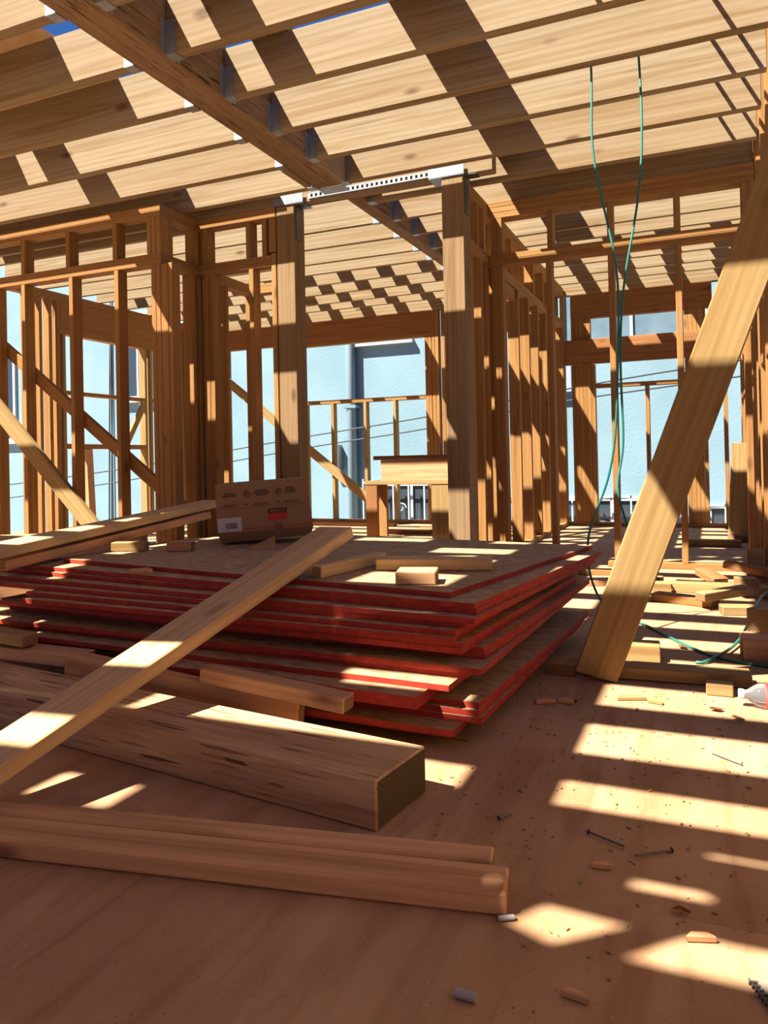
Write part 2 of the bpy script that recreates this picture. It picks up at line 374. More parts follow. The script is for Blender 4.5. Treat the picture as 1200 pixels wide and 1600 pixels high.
# ------------------------------------------------------------------ posts
def post(x0, label):
    P = tag(empty('wood_post', (x0+.07, 4.534, 0)), label, 'post', 'six-by-six posts under the flush beam')
    box('shaft', x0, x0+.142, 4.464, 4.604, 0, ZB-.006, 'post', P, bev=.005)
    return P
pl = post(-2.683, 'square fir post with steel cap at the end of the left wall')
pr = post(-1.494, 'square fir post with steel cap at the start of the hallway wall')
for P, xa, xb, side in ((pl, -2.70, -2.47, -2.541), (pr, -1.575, -1.345, -1.352)):
    bm = bmesh.new()
    bxm(bm, xa, xb, 4.4565, 4.4625, ZB-.004, ZB+.062)
    bxm(bm, xa, xb, 4.4565, 4.600, ZB-.0055, ZB-.0008)
    mesh_obj('cap_plate', bm, M['steel'], P)
    bm = bmesh.new(); bxm(bm, side+.0005, side+.006, 4.48, 4.56, ZB-.24, ZB-.007)
    bxm(bm, side+.0005, side+.08, 4.48, 4.56, ZB-.006, ZB-.001)
    mesh_obj('side_strap', bm, M['darksteel'], P)

# ------------------------------------------------------------------ walls
def wall(name, label, base): return tag(empty(name, base), label, kind='structure')
LP0, LP1 = 2.065, 2.141
def plates(w, rng, axis, a, b, z, n, mat='stud', name='top_plate'):
    for i in range(n):
        z0, z1 = z+i*D+.0003, z+(i+1)*D
        if axis == 'x': box(name, rng[0], rng[1], a, b, z0, z1, mat, w)
        else: box(name, a, b, rng[0], rng[1], z0, z1, mat, w)
# W1 left wall
w1 = wall('wall_left', 'stud wall with cripple studs above a doubled plate on the left', (-4.6, 4.1, 0))
Y0, Y1 = 4.067, 4.156
plates(w1, (-6.0, -3.341), 'x', Y0, Y1, 0, 1, name='sole_plate')
plates(w1, (-6.0, -3.341), 'x', Y0, Y1, LP0, 2); plates(w1, (-6.0, -3.341), 'x', Y0, Y1, ZB-2*D, 2)
for x in (-5.84, -5.44, -5.03, -4.91, -4.623, -4.16, -3.745, -3.425, -3.386):
    box('stud', x, x+D, Y0, Y1, D+.0005, LP0, 'stud', w1)
box('stud', -3.347, -3.29, Y0+.001, Y1, D+.0005, LP0, 'stud', w1); box('stud', -3.289, -3.252, Y0+.004, Y1-.004, D+.0005, LP0, 'stud', w1)
for x in (-5.84, -5.44, -5.03, -4.62, -4.184, -3.755, -3.457, -3.418, -3.379):
    box('cripple_stud', x, x+D, Y0, Y1, LP1+.0005, ZB-2*D, 'stud', w1)
# W2 return
w2 = wall('wall_left_return', 'short return stud wall joining the left wall to the post wall', (-3.38, 4.3, 0))
XA, XB = -3.429, -3.34
plates(w2, (Y1+.001, 4.553), 'y', XA, XB, 0, 1, name='sole_plate'); plates(w2, (Y1+.001, 4.553), 'y', XA, XB, LP0, 2); plates(w2, (Y1+.001, 4.553), 'y', XA, XB, ZB-2*D, 2)
for y in (4.158, 4.40, 4.462, 4.515):
    box('stud', XA, XB, y, y+D, D+.0005, LP0, 'stud', w2)
for y in (4.158, 4.44, 4.515): box('cripple_stud', XA, XB, y, y+D, LP1+.0005, ZB-2*D, 'stud', w2)
# W3 wall to post
w3 = wall('wall_left_inner', 'stud wall between the return and the left post', (-3.0, 4.5, 0))
Y0, Y1 = 4.464, 4.553
plates(w3, (-3.339, -2.69), 'x', Y0, Y1, 0, 1, name='sole_plate'); plates(w3, (-3.339, -2.73), 'x', Y0, Y1, LP0, 2); plates(w3, (-3.339, -2.69), 'x', Y0, Y1, ZB-2*D, 2)
for x in (-3.286, -3.246, -2.911): box('stud', x, x+D, Y0, Y1, D+.0005, LP0, 'stud', w3)
box('stud', -2.728, -2.69, Y0, Y1, D+.0005, LP1+.01, 'stud', w3)
for x in (-3.286, -2.93, -2.80): box('cripple_stud', x, x+D, Y0, Y1, LP1+.0005, ZB-2*D, 'stud', w3)
box('cripple_stud', -2.745, -2.69, Y0, Y1, LP1+.02, ZB-2*D, 'stud', w3)
for y in (4.80, 5.2): box('stud', XA, XB, y, y+D, D, LP0, 'stud', w3)
box('sole_plate', XA, XB, 4.556, 5.24, .0003, D, 'stud', w3); box('top_plate', XA, XB, 4.556, 5.24, LP0, LP1, 'stud', w3)
box('stud', -3.10, -3.011, 5.15, 5.15+D, D, LP0, 'stud', w3); box('cripple_stud', -3.10, -3.011, 5.15, 5.15+D, LP1, ZB, 'stud', w3)
box('sole_plate', XB+.001, -2.9, 5.15, 5.24, .0003, D, 'stud', w3); box('top_plate', XB+.001, -2.9, 5.15, 5.24, LP0, LP1, 'stud', w3)
# W4 + W6 hallway wall
w4 = wall('wall_hall', 'stud wall running away from the right post toward the far windows', (-1.41, 6.3, 0))
XA, XB = -1.454, -1.365
plates(w4, (4.606, 5.20), 'y', XA, XB, 0, 1, name='sole_plate'); plates(w4, (5.90, 7.99), 'y', XA, XB, 0, 1, name='sole_plate')
plates(w4, (4.606, 7.99), 'y', XA, XB, LP0-.02, 2); plates(w4, (4.606, 7.99), 'y', XA, XB, ZB-2*D, 2)
for y in (4.607, 4.646, 4.86, 5.02, 5.16, 5.92, 6.30, 6.66, 7.05, 7.45, 7.90): box('stud', XA, XB, y, y+D, D+.0005, LP0-.02, 'stud', w4)
for y in (4.607, 4.80, 4.94, 5.30, 5.72, 6.12, 6.53, 6.93, 7.34): box('cripple_stud', XA, XB, y, y+D, LP1-.0195, ZB-2*D, 'stud', w4)
box('header', XA+.02, XB-.02, 5.20, 5.90, LP0-.02-.09, LP0-.0205, 'stud', w4)
# W5 cross wall with cripples
w5 = wall('wall_cross', 'open stud wall with cripples above a doubled plate behind the hanging cord', (-.5, 5.1, 0))
Y0, Y1 = 5.06, 5.149
plates(w5, (-1.363, .279), 'x', Y0, Y1, ZB-3*D, 3)
plates(w5, (-1.363, .279), 'x', Y0, Y1, 2.03, 2); plates(w5, (-.62, .279), 'x', Y0, Y1, 0, 1, name='sole_plate')
for x, z in ((-1.345, 0), (-1.306, 0), (-.975, 0), (-.577, D+.0005), (-.174, D+.0005), (.205, D+.0005)):
    box('stud', x, x+D, Y0, Y1, z, 2.03, 'stud', w5)
for x in (-1.345, -1.306, -.962, -.577, -.176, .205): box('cripple_stud', x, x+D, Y0, Y1, 2.1065, ZB-3*D, 'stud', w5)
box('cripple_stud', .244, .279, Y0, Y1, 2.1065, ZB-3*D, 'stud', w5)
# W7 far window wall
w7 = wall('wall_far', 'far window wall of stud framing with open window bays', (-2.5, 8.04, 0))
Y0, Y1 = 8.0, 8.089
box('rim_joist', -6.04, .369, Y0, Y0+D, ZB, ZT, 'joist', w7)
plates(w7, (-6.04, .369), 'x', Y0, Y1, ZB-2*D, 2, 'joist'); plates(w7, (-6.04, .369), 'x', Y0, Y1, 0, 1, name='sole_plate')
HB = ZB-2*D
box('header', -4.56, -2.83, Y0, Y1, 2.14, HB-.0005, 'red', w7); box('head_plate', -4.56, -2.83, Y0, Y1, 2.10, 2.1395, 'stud', w7)
box('header', -2.60, -1.50, Y0, Y1, 2.14, HB-.0005, 'red', w7); box('header', -1.30, .05, Y0, Y1, 2.14, HB-.0005, 'red', w7)
box('header', -6.04, -4.80, Y0, Y1, 2.14, HB-.0005, 'red', w7)
box('window_sill', -4.48, -2.915, Y0, Y1, 1.402, 1.445, 'stud', w7)
for x in (-4.48, -4.112, -3.687, -3.317): box('cripple_stud', x, x+D, Y0, Y1, D+.0005, 1.4015, 'brace', w7)
for x in (-4.52,): box('stud', x, x+D, Y0, Y1, D+.0005, 2.0995, 'stud', w7)
for x in (-4.60, -4.68, -4.78): box('stud', x, x+D, Y0, Y1, D+.0005, HB-.001, 'stud', w7)
for x in (-2.913, -2.873): box('stud', x, x+D, Y0, Y1, D+.0005, 2.0995, 'stud', w7)
for x in (-2.83, -2.79, -2.72, -2.68): box('stud', x, x+D, Y0, Y1, D+.0005, HB-.001, 'stud', w7)
box('window_rail', -2.64, -1.49, Y0, Y1, 2.08, 2.1395, 'stud', w7); box('window_rail', -2.64, -1.49, Y0, Y1, .23, .30, 'stud', w7)
for x in (-2.30, -1.53): box('stud', x, x+D, Y0, Y1, D+.0005, HB-.001 if x > -2 else 2.0795, 'stud', w7)
for x in (-1.476, -1.41, -1.299, -1.260, -1.221, -1.182, -1.143): box('stud', x, x+D, Y0, Y1, D+.0005, HB-.001 if x < -1.3 else 2.1395, 'stud', w7)
for x in (-1.104,): box('stud', x, x+D, Y0, Y1, D+.0005, 1.66, 'stud', w7)
for x in (-.206, -.167, -.128, -.089, -.05): box('stud', x, x+D, Y0, Y1, D+.0005, 2.1395, 'stud', w7)
box('stud', .13, .168, Y0, Y1, D+.0005, HB-.001, 'stud', w7)
box('stud', -.582, -.544, Y0, Y1, D+.0005, 1.414, 'stud', w7)
box('window_rail', -1.06, -.207, Y0, Y1, 1.415, 1.455, 'stud', w7)
box('ledger', -1.36, .279, 7.955, 7.9985, 1.66, 1.915, 'red', w7)
for x in (-5.6, -5.2): box('stud', x, x+D, Y0, Y1, D+.0005, 2.1395, 'stud', w7)
# W8 right side wall
w8 = wall('wall_right', 'tall stud wall along the right side', (.32, 5, 0))
XA, XB = .281, .37
plates(w8, (1.98, 7.99), 'y', XA, XB, 0, 1, name='sole_plate'); plates(w8, (1.98, 7.99), 'y', XA, XB, 3.0, 2)
ys = [2.0, 2.44, 2.84, 3.25, 3.66, 4.07, 4.47, 4.88, 5.08, 5.29, 5.69, 6.10, 6.51, 6.91, 7.32, 7.72, 7.93]
for y in ys: box('stud', XA, XB, y, y+D, D+.0005, 3.0, 'stud', w8)
for a, b in zip(ys[:-1], ys[1:]):
    if b-a > .25: box('blocking', XA, XB, a+D+.0005, b-.0005, 1.22, 1.22+D, 'stud', w8)
# unseen walls added right of the camera to bounce warm fill onto the floor
w10 = wall('wall_fill_return', 'added sheathed return wall bouncing fill light from the right', (.9, 2.06, 0))
plates(w10, (.372, 1.35), 'x', 2.0, 2.089, 0, 1, name='sole_plate'); plates(w10, (.372, 1.35), 'x', 2.0, 2.089, ZB-2*D, 2)
for x in (.372, .78, 1.18): box('stud', x, x+D, 2.0, 2.089, D+.0005, ZB-2*D, 'stud', w10)
for x in (.372,): box('light_shaping_panel', x, min(x+1.218, 1.35), 2.0895, 2.102, .002, ZB, 'lightpanel', w10, bev=0)
w11 = wall('wall_fill_outer', 'added sheathed wall bouncing fill light right of the camera', (1.4, -1.4, 0))
plates(w11, (-4.8, 2.09), 'y', 1.355, 1.444, 0, 1, name='sole_plate'); plates(w11, (-4.8, 2.09), 'y', 1.355, 1.444, ZB-2*D, 2)
for k in range(17): box('stud', 1.355, 1.444, -4.8+.4064*k, -4.8+.4064*k+D, D+.0005, ZB-2*D, 'stud', w11)
for y in (-4.8, -3.58, -2.36, -1.14, .08, 1.30): box('light_shaping_panel', 1.4445, 1.457, y, min(y+1.218, 2.09), .002, ZB, 'lightpanel', w11, bev=0)
# W9 far-left side wall
w9 = wall('wall_side', 'side window wall of stud framing beyond the left wall', (-6.0, 6, 0))
XA, XB = -6.04, -5.951
plates(w9, (2.0, 7.99), 'y', XA, XB, 0, 1, name='sole_plate'); plates(w9, (2.0, 7.99), 'y', XA, XB, ZB-2*D, 2)
for y in (2.1, 2.5, 2.9, 3.3, 3.7, 4.1, 4.5, 4.9, 5.30, 5.44, 5.56, 5.66): box('stud', XA, XB, y, y+D, D+.0005, ZB-2*D, 'stud', w9)
box('header', XA, XB, 5.70, 7.62, 2.10, ZB-2*D-.0005, 'stud', w9); box('head_plate', XA, XB, 5.70, 7.62, 2.06, 2.0995, 'stud', w9)
for y in (5.73, 6.93, 7.02): box('stud', XA, XB, y, y+D, D+.0005, 2.0595, 'brace', w9)
for y in (7.58,): box('stud', XA, XB, y, y+D, D+.0005, 2.0595, 'stud', w9)
for y in (7.64, 7.72): box('stud', XA, XB, y, y+D, D+.0005, ZB-2*D, 'brace', w9)
for a, b in ((5.77, 6.929), (7.06, 7.579)):
    box('window_rail', XA, XB, a, b, 1.455, 1.493, 'stud', w9)
box('window_rail', XA, XB, 5.77, 6.929, .905, .955, 'stud', w9)
lumber('cripple_stud', (-5.99, 6.10, D), (-5.99, 6.06, .904), (1, 0, 0), .089, .09, 'weathered', w9)
lumber('window_brace', (-5.94, 6.60, .97), (-5.94, 6.90, 1.43), (0, 1, 0), .07, D, 'brace', w9)

# ------------------------------------------------------------------ temporary braces
tag(lumber('brace', (-5.45, 4.045, 1.74), (-3.72, 4.045, .08), (0, 0, 1), .12, D, 'brace'), 'sunlit diagonal brace on the near face of the left wall', 'brace')
tag(lumber('brace', (-5.3, 4.18, 1.915), (-3.25, 4.18, .40), (0, 0, 1), .085, D, 'stud'), 'thin diagonal brace behind the studs of the left wall', 'brace')
tag(lumber('brace', (-5.7, 7.975, 1.87), (-3.5, 7.975, .17), (0, 0, 1), .10, D, 'brace'), 'diagonal brace across the far window seen beside the left post', 'brace')
tag(lumber('brace', (-.352, 2.50, .013), (.262, 2.50, 1.655), (1, 0, 0), .132, D, 'brace', bev=.004, ends=(.02, 0)), 'big pale brace leaning from the floor to the right wall', 'brace')
tag(lumber('brace', (-1.49, 6.45, .05), (-1.49, 7.2, 1.35), (0, 1, 0), .10, D, 'brace'), 'short brace leaning behind the hallway wall studs', 'brace')
tag(lumber('plank', (.22, 7.05, .02), (.265, 7.1, .80), (1, 0, 0), .19, D, 'brace'), 'short wide plank leaning on the right wall studs near the far corner', 'plank')

# ------------------------------------------------------------------ stack of sheets
def sheet(i, x, y, z, th, L, Wd, label, tk=.0202, dy=0):
    c, s = math.cos(th), math.sin(th)
    ux, uy, vx, vy = -c, s, s, c
    bm = bmesh.new(); nx = 14; ny = 8; rnd = random.Random(100+i)
    j = lambda: rnd.uniform(-.0025, .0025)
    per = [(a/nx*L, j()) for a in range(nx)] + [(L+j(), b/ny*Wd) for b in range(ny)] + [(L-a/nx*L, Wd+j()) for a in range(nx)] + [(j(), Wd-b/ny*Wd) for b in range(ny)]
    per[0] = (0, 0)
    lo = [bm.verts.new((a, b, 0)) for a, b in per]; hi = [bm.verts.new((a, b, tk)) for a, b in per]
    n = len(per)
    bm.faces.new(hi); bm.faces.new(lo[::-1])
    for a in range(n): bm.faces.new((lo[a], lo[(a+1) % n], hi[(a+1) % n], hi[a]))
    bmesh.ops.recalc_face_normals(bm, faces=bm.faces[:])
    for fc in bm.faces: fc.material_index = 1 if len(fc.verts) == 4 else 0
    o = mesh_obj('strand_board_sheet', bm, [M['osb'], M['rededge']])
    o.matrix_basis = Matrix(((ux, vx, 0, x), (uy, vy, 0, y), (0, 0, 1, z-tk), (0, 0, 0, 1)))
    return tag(o, label, 'sheet', 'red-edged strand board sheets in the stack')
corn = [(-.662, 1.971), (-.558, 1.907), (-.564, 1.891), (-.576, 1.891), (-.602, 1.855), (-.614, 1.87), (-.583, 1.869), (-.54, 1.985),
        (-.558, 1.885), (-.584, 1.867), (-.601, 1.783), (-.677, 1.741), (-.552, 1.822), (-.541, 1.83), (-.569, 1.767), (-.629, 1.788)]
ths = [10, 8, 6, 5, 4, 3.5, 4.5, 5, 3, 3, 3.5, 2, 4, 3.5, 3, 2.5]
lens = [1.74, 1.98, 2.15, 2.35, 1.66, 1.62, 1.85, 2.0, 1.9, 1.72, 1.95, .88, 2.1, 2.2, 2.0, 1.9]
ords = ['topmost', 'second', 'third', 'fourth', 'fifth', 'sixth', 'seventh', 'eighth', 'ninth', 'tenth', 'eleventh', 'twelfth', 'thirteenth', 'fourteenth', 'fifteenth',
        'sixteenth', 'seventeenth', 'eighteenth', 'nineteenth', 'twentieth', 'lowest']
NSH = 21; rj = random.Random(21)
for i in range(NSH):
    q = i*15/(NSH-1); a = min(int(q), 14); w_ = q-a
    near = a if w_ < .5 else a+1
    x, y = [corn[a][c]*(1-w_)+corn[a+1][c]*w_ for c in (0, 1)]
    th = ths[a]*(1-w_)+ths[a+1]*w_ + (rj.uniform(-.9, .9) if i else 0); L = lens[near]
    x += rj.uniform(-.02, .02) if i else 0; y += (rj.uniform(-.028, .012) if i % 2 else rj.uniform(-.008, .035)) if i else 0
    if near == 11: L, x, y = .88, -.677, 1.745
    nm = {0: 'topmost red-edged strand board sheet under the cardboard box', NSH-1: 'lowest red-edged strand board sheet at the foot of the stack'}.get(i, '%s red-edged strand board sheet from the top of the stack' % ords[i])
    sheet(i, x, y, .353-.01565*i, math.radians(th), L, 1.22, nm, tk=.0153)
for k, xx in enumerate((-.66, -1.25, -1.95)):
    lumber_o = box('dunnage_block', xx-.09, xx, 1.93 if k else 2.0, 2.95, .0003, .0244, 'stud')
    tag(lumber_o, ['dunnage strip under the right end of the sheet stack', 'dunnage strip under the middle of the sheet stack', 'dunnage strip under the left end of the sheet stack'][k], 'lumber')

# ------------------------------------------------------------------ cardboard box
BX = tag(empty('cardboard_box', (-1.8, 2.99, .355)), 'cardboard hardware carton with printed side standing on the sheet stack', 'box')
bw, bh, bd = .425, .262, .30
rot = Matrix.Translation((-2.012, 2.80, .362)) @ Matrix.Rotation(math.radians(31), 4, 'Z') @ Matrix.Rotation(math.radians(-3.2), 4, 'Y')
def bpart(name, fn, mat, parent):
    bm = bmesh.new(); fn(bm); o = mesh_obj(name, bm, M[mat]); o.matrix_basis = rot.copy(); child(o, parent); return o
def body(bm):
    lo = .045
    ring = [[(.012, .035, .0), (bw-.012, .035, .0), (bw-.01, bd-.03, 0), (.01, bd-.03, 0)],
            [(0, 0, lo), (bw, 0, lo), (bw, bd, lo), (0, bd, lo)],
            [(.004, .004, bh), (bw-.022, .004, bh), (bw-.022, bd, bh), (.004, bd, bh)]]
    vs = [[bm.verts.new(p) for p in q] for q in ring]
    bm.faces.new(vs[0][::-1]); bm.faces.new(vs[2])
    for a in (0, 1):
        for i in range(4): bm.faces.new((vs[a][i], vs[a][(i+1) % 4], vs[a+1][(i+1) % 4], vs[a+1][i]))
    bmesh.ops.recalc_face_normals(bm, faces=bm.faces[:])
bpart('carton', body, 'card', BX)
def pr_(bm, x0, x1, z0, z1, d=.0012):      # flat print following the slightly leaning face
    def yy(z): return .004*(z-.045)/(bh-.045)
    vs = [bm.verts.new((x0, yy(z0)-d, z0)), bm.verts.new((x1, yy(z0)-d, z0)), bm.verts.new((x1, yy(z1)-d, z1)), bm.verts.new((x0, yy(z1)-d, z1))]
    bm.faces.new(vs)
bpart('red_stripe', lambda bm: pr_(bm, .03, bw-.004, .054, .0575), 'redink', BX)
bpart('shipping_label', lambda bm: pr_(bm, .003, .108, .050, .112, .0016), 'white', BX)
def bars(bm):
    rn = random.Random(4); x = .036
    while x < .088:
        wd = rn.choice((.0018, .003, .0042)); pr_(bm, x, x+wd, .062, .088, .0024); x += wd + rn.choice((.002, .003))
bpart('barcode', bars, 'ink', BX)
bpart('brand_panel', lambda bm: pr_(bm, .228, .312, .118, .138), 'ink', BX)
bpart('brand_panel', lambda bm: pr_(bm, .228, .312, .086, .117), 'redink', BX)
rn = random.Random(9)
def words(bm, cx, wds, z):
    for i, wd in enumerate(wds):
        x = cx-wd/2
        while x < cx+wd/2:
            l = rn.uniform(.006, .013); pr_(bm, x, min(x+l, cx+wd/2), z-i*.0095, z-i*.0095+.0062); x += l+.0022
def small(bm, cx, wd, z):
    for i in range(2): pr_(bm, cx-wd/2*(1-.35*i), cx+wd/2*(1-.35*i), z-.006+.0075*i, z-.006+.0075*i+.0028)
def dotted(bm):
    x = .02
    while x < .40: pr_(bm, x, x+.006, .148, .1502); x += .0095
def hmark(bm, cx): pr_(bm, cx-.006, cx-.0035, .160, .172); pr_(bm, cx+.003, cx+.0055, .160, .172); pr_(bm, cx-.006, cx+.0055, .1645, .1675)
for cx, wds, z in ((.065, (.05, .06), .214), (.205, (.055, .07, .05), .22), (.335, (.035, .045, .05), .222)): bpart('printed_text', lambda bm: words(bm, cx, wds, z), 'ink', BX)
for cx, wd, z in ((.06, .07, .165), (.195, .085, .165), (.335, .09, .165)): bpart('printed_text', lambda bm: small(bm, cx, wd, z), 'ink', BX)
bpart('printed_line', dotted, 'ink', BX)
def circle(bm, cx):
    n = 20; cz = .212
    for k in range(n):
        a, b = 2*math.pi*k/n, 2*math.pi*(k+1)/n
        def P_(an, rr): z = cz+rr*math.sin(an); return bm.verts.new((cx+rr*math.cos(an), .004*(z-.045)/(bh-.045)-.0012, z))
        bm.faces.new((P_(a, .0155), P_(b, .0155), P_(b, .0125), P_(a, .0125)))
    pr_(bm, cx-.011, cx+.011, cz-.0015, cz+.0015); pr_(bm, cx-.004, cx+.001, cz-.008, cz+.008)
for cx in (.14, .28): bpart('printed_symbol', lambda bm: circle(bm, cx), 'ink', BX)
for cx in (.135, .275): bpart('printed_symbol', lambda bm: hmark(bm, cx), 'ink', BX)
bpart('printed_mark', lambda bm: [pr_(bm, .258+dx, .258+dx+.003, .040, .070) for dx in (0, .008, .017, .025)], 'ink', BX)
tx = bpy.data.curves.new('brand_lettering', 'FONT'); tx.body = 'SIMPSON'; tx.size = .0195; tx.align_x = 'CENTER'; tx.offset = .0004
tx.materials.append(M['card'])
to_mesh('brand_lettering', tx, BX, rot @ Matrix.Translation((.27, -.0006, .1215)) @ Matrix.Rotation(math.radians(90), 4, 'X') @ Matrix.Diagonal((.9, .9, 1, 1)))

# ------------------------------------------------------------------ loose lumber in the foreground
def loose(p0, p1, w, t, mat, label, name='board', wdir=None, ends=(0, 0), bev=.003, cat='board', group=None):
    d = Vector(p1)-Vector(p0)
    wd = wdir or (-d.y, d.x, 0)
    return tag(lumber(name, p0, p1, wd, w, t, mat, None, bev, ends), label, cat, group)
# thick strand timber
TM = loose((-.592, 1.437, .0505), (-3.0, 1.767, .0505), .203, .10, 'strand', 'thick dark timber with a square sawn end lying on the floor', 'timber', bev=.004, cat='timber')
# foreground plank, split along its length
pm = tag(empty('plank', (-1.1, 1.1, 0)), 'split brown plank lying across the bottom left foreground', 'plank')
dv = Vector((-.985, -.173, 0)); nv = Vector((-.173, .985, 0))
a = Vector((-.308, 1.160, 0))
lumber('front_strip', a+nv*.0425+Vector((0, 0, .0198)), a+nv*.0425+dv*2.2+Vector((0, 0, .0198)), nv, .084, .0385, 'weathered', pm, bev=.005)
a2 = a+dv*.03
lumber('back_strip', a2+nv*.1125+Vector((0, 0, .0205)), a2+nv*.1125+dv*2.15+Vector((0, 0, .0205)), nv, .054, .041, 'weathered', pm, bev=.004)
# plank see-sawing over the stack
dd = (Vector((-1.245, 2.0, .36))-Vector((-1.35, 1.34, .16))).normalized(); cB = Vector((-1.245, 2.0, .372))
loose(cB-dd*1.09, cB+dd*.36, .14, D, 'plank', 'long pale plank leaning across the front edge of the sheet stack', 'plank', wdir=(.97, -.23, 0), cat='plank')
# boards in front of the stack
loose((-.99, 1.722, .055), (-1.80, 1.735, .12), .085, D, 'weathered', 'grey-brown board lying along the foot of the sheet stack', wdir=(0, 0, 1))
loose((-.84, 1.70, .115), (-1.27, 1.70, .152), .06, D, 'weathered', 'short board with a torn pale end propped before the stack')
loose((-1.80, 1.80, .1205), (-2.7, 1.80, .1205), .09, D, 'weathered', 'wide board end showing under the left of the sheet stack')
loose((-1.18, 1.70, .012), (-1.36, 1.75, .012), .10, .022, 'weathered', 'small flat scrap between the timber and the stack', 'scrap', cat='wood scrap')
loose((-2.02, 1.79, .165), (-2.7, 1.84, .175), .06, D, 'brace', 'sunlit board end at the left edge below the stack')
# long boards on the left
loose((-2.33, 1.62, .405), (-2.80, 3.86, .480), .14, D, 'plank', 'long sunlit board sloping up toward the carton', wdir=(1, .2, 0))
loose((-2.44, 2.0, .360), (-2.70, 3.60, .425), .12, D, 'weathered', 'second board lying under the long sunlit board', wdir=(1, .15, 0))
loose((-3.85, 3.0, .165), (-3.05, 3.52, .165), .30, .33, 'weathered', 'thick squared timber lying behind the left end of the sheet stack', 'squared_timber', cat='timber')
# offcuts on the stack
ZS = .3535
loose((-1.135, 2.09, ZS+.02), (-1.08, 2.47, ZS+.02), .038, .04, 'plank', 'narrow pale stick lying on the sheet stack', 'stick', cat='offcut')
loose((-1.035, 2.335, ZS+.0195), (-.665, 2.43, ZS+.0195), .089, D, 'plank', 'pale two-by-four offcut lying on the stack near its corner', 'offcut', cat='offcut')
loose((-.865, 2.095, ZS+.0195), (-.750, 2.125, ZS+.0195), .10, D, 'weathered', 'small square block at the front of the sheet stack', 'wood_block', cat='offcut')
loose((-1.42, 2.19, .333+.012), (-1.385, 2.20, .333+.012), .03, .022, 'weathered', 'tiny wood cube on the second sheet', 'wood_block', cat='offcut')
loose((-2.36, 2.53, ZS+.02), (-2.22, 2.58, ZS+.02), .05, D, 'brace', 'short block with sunlit end on the left of the stack', 'wood_block', cat='offcut')
loose((-2.12, 2.60, ZS+.02), (-2.02, 2.63, ZS+.02), .06, D, 'weathered', 'brown block on the stack left of the carton', 'wood_block', cat='offcut')
wd_ = prism('wedge', [(0, 0), (.115, 0), (.115, .05)], 0, .02, 'weathered'); wd_.matrix_basis = Matrix.Translation((-1.83, 2.76, ZS)) @ Matrix.Rotation(math.radians(28), 4, 'Z') @ Matrix.Rotation(math.radians(90), 4, 'X')
tag(wd_, 'triangular wood wedge in front of the carton', 'offcut')
wd2 = prism('wedge', [(0, 0), (.09, .01), (.05, .04)], 0, .02, 'weathered'); wd2.matrix_basis = Matrix.Translation((-1.9, 2.112, .3335)) @ Matrix.Rotation(.1, 4, 'Z')
tag(wd2, 'triangular scrap on the left edge of the second sheet', 'offcut')

# ------------------------------------------------------------------ offcuts and lumber on the right
G = 'offcuts scattered by the right wall'
def off(cx, cy, L, w, t, ang, z, mat, label, tilt=0, name='offcut'):
    d = Vector((math.cos(math.radians(ang)), math.sin(math.radians(ang)), math.tan(math.radians(tilt))))*L/2
    c = Vector((cx, cy, z+t/2+abs(d.z)))
    return loose(c-d, c+d, w, t, mat, label, name, wdir=(-d.y, d.x, 0), cat='offcut', group=G)
off(-.10, 2.582, .40, .089, D, 3, .003, 'brace', 'flat two-by-four lying behind the foot of the leaning brace')
off(.01, 2.47, .075, .05, .034, 0, .0003, 'brace', 'small block in front of the flat two-by-four')
off(-.46, 2.56, .10, .09, D, 80, .0003, 'stud', 'block beside the right foot of the stack')
off(-.368, 2.582, .07, .09, D, 10, .0003, 'stud', 'block touching the foot of the leaning brace')
off(-.24, 2.80, .13, .089, .06, 5, .0003, 'brace', 'stubby block behind the leaning brace')
off(.155, 2.92, .14, .12, .085, 4, .0003, 'weathered', 'dark timber stub at the right edge of the frame', name='timber_stub')
off(.195, 3.13, .10, .14, .14, 60, .0003, 'brace', 'square post cutoff with pale end grain at the right edge', name='timber_stub')
off(-.01, 4.58, .17, .089, D, 125, .0003, 'red', 'reddish block tipped on the offcut pile', 12)
off(.19, 4.72, .26, .10, D, 160, .03, 'red', 'dark reddish board tilted on the far side of the offcut pile', 8)
off(-.02, 4.26, .34, .12, .05, -8, .0003, 'brace', 'broad pale board in the middle of the offcut pile')
off(-.25, 4.22, .09, .08, .05, 10, .0003, 'brace', 'square block at the left end of the offcut pile')
off(-.13, 3.92, .30, .09, D, -22, .0003, 'stud', 'dark-sided board at the front left of the offcut pile')
off(.045, 3.86, .26, .075, D, 38, .0395, 'brace', 'pale board lying diagonally over the offcut pile', 4)
off(.12, 3.73, .19, .08, D, 12, .0003, 'brace', 'pale short board at the front of the offcut pile')
off(.15, 4.16, .09, .09, .06, 20, .04, 'brace', 'small cube block on top of the offcut pile')
off(.225, 4.2, .07, .08, .05, 5, .0003, 'brace', 'small block against the right wall plate')
off(.20, 3.42, .09, .05, .07, 70, .0003, 'brace', 'upright small block near the pale post cutoff')
off(-.60, 4.36, .16, .12, .03, 20, .0003, 'weathered', 'flat scrap right of the far stack corner')
off(-.55, 4.75, .42, .10, .03, 6, .0003, 'stud', 'long scrap board on the floor before the open stud wall')
off(-.33, 4.50, .14, .07, D, -15, .0003, 'brace', 'short scrap before the middle of the open stud wall')
off(.0, 6.4, .40, .10, .05, 2, .0003, 'stud', 'board on the floor in the far right bay')
off(.19, 6.75, .12, .10, .06, 30, .0003, 'red', 'dark block in the far right corner')
off(.225, 4.86, .09, .09, .16, 0, .0003, 'brace', 'upright pale block at the right wall')

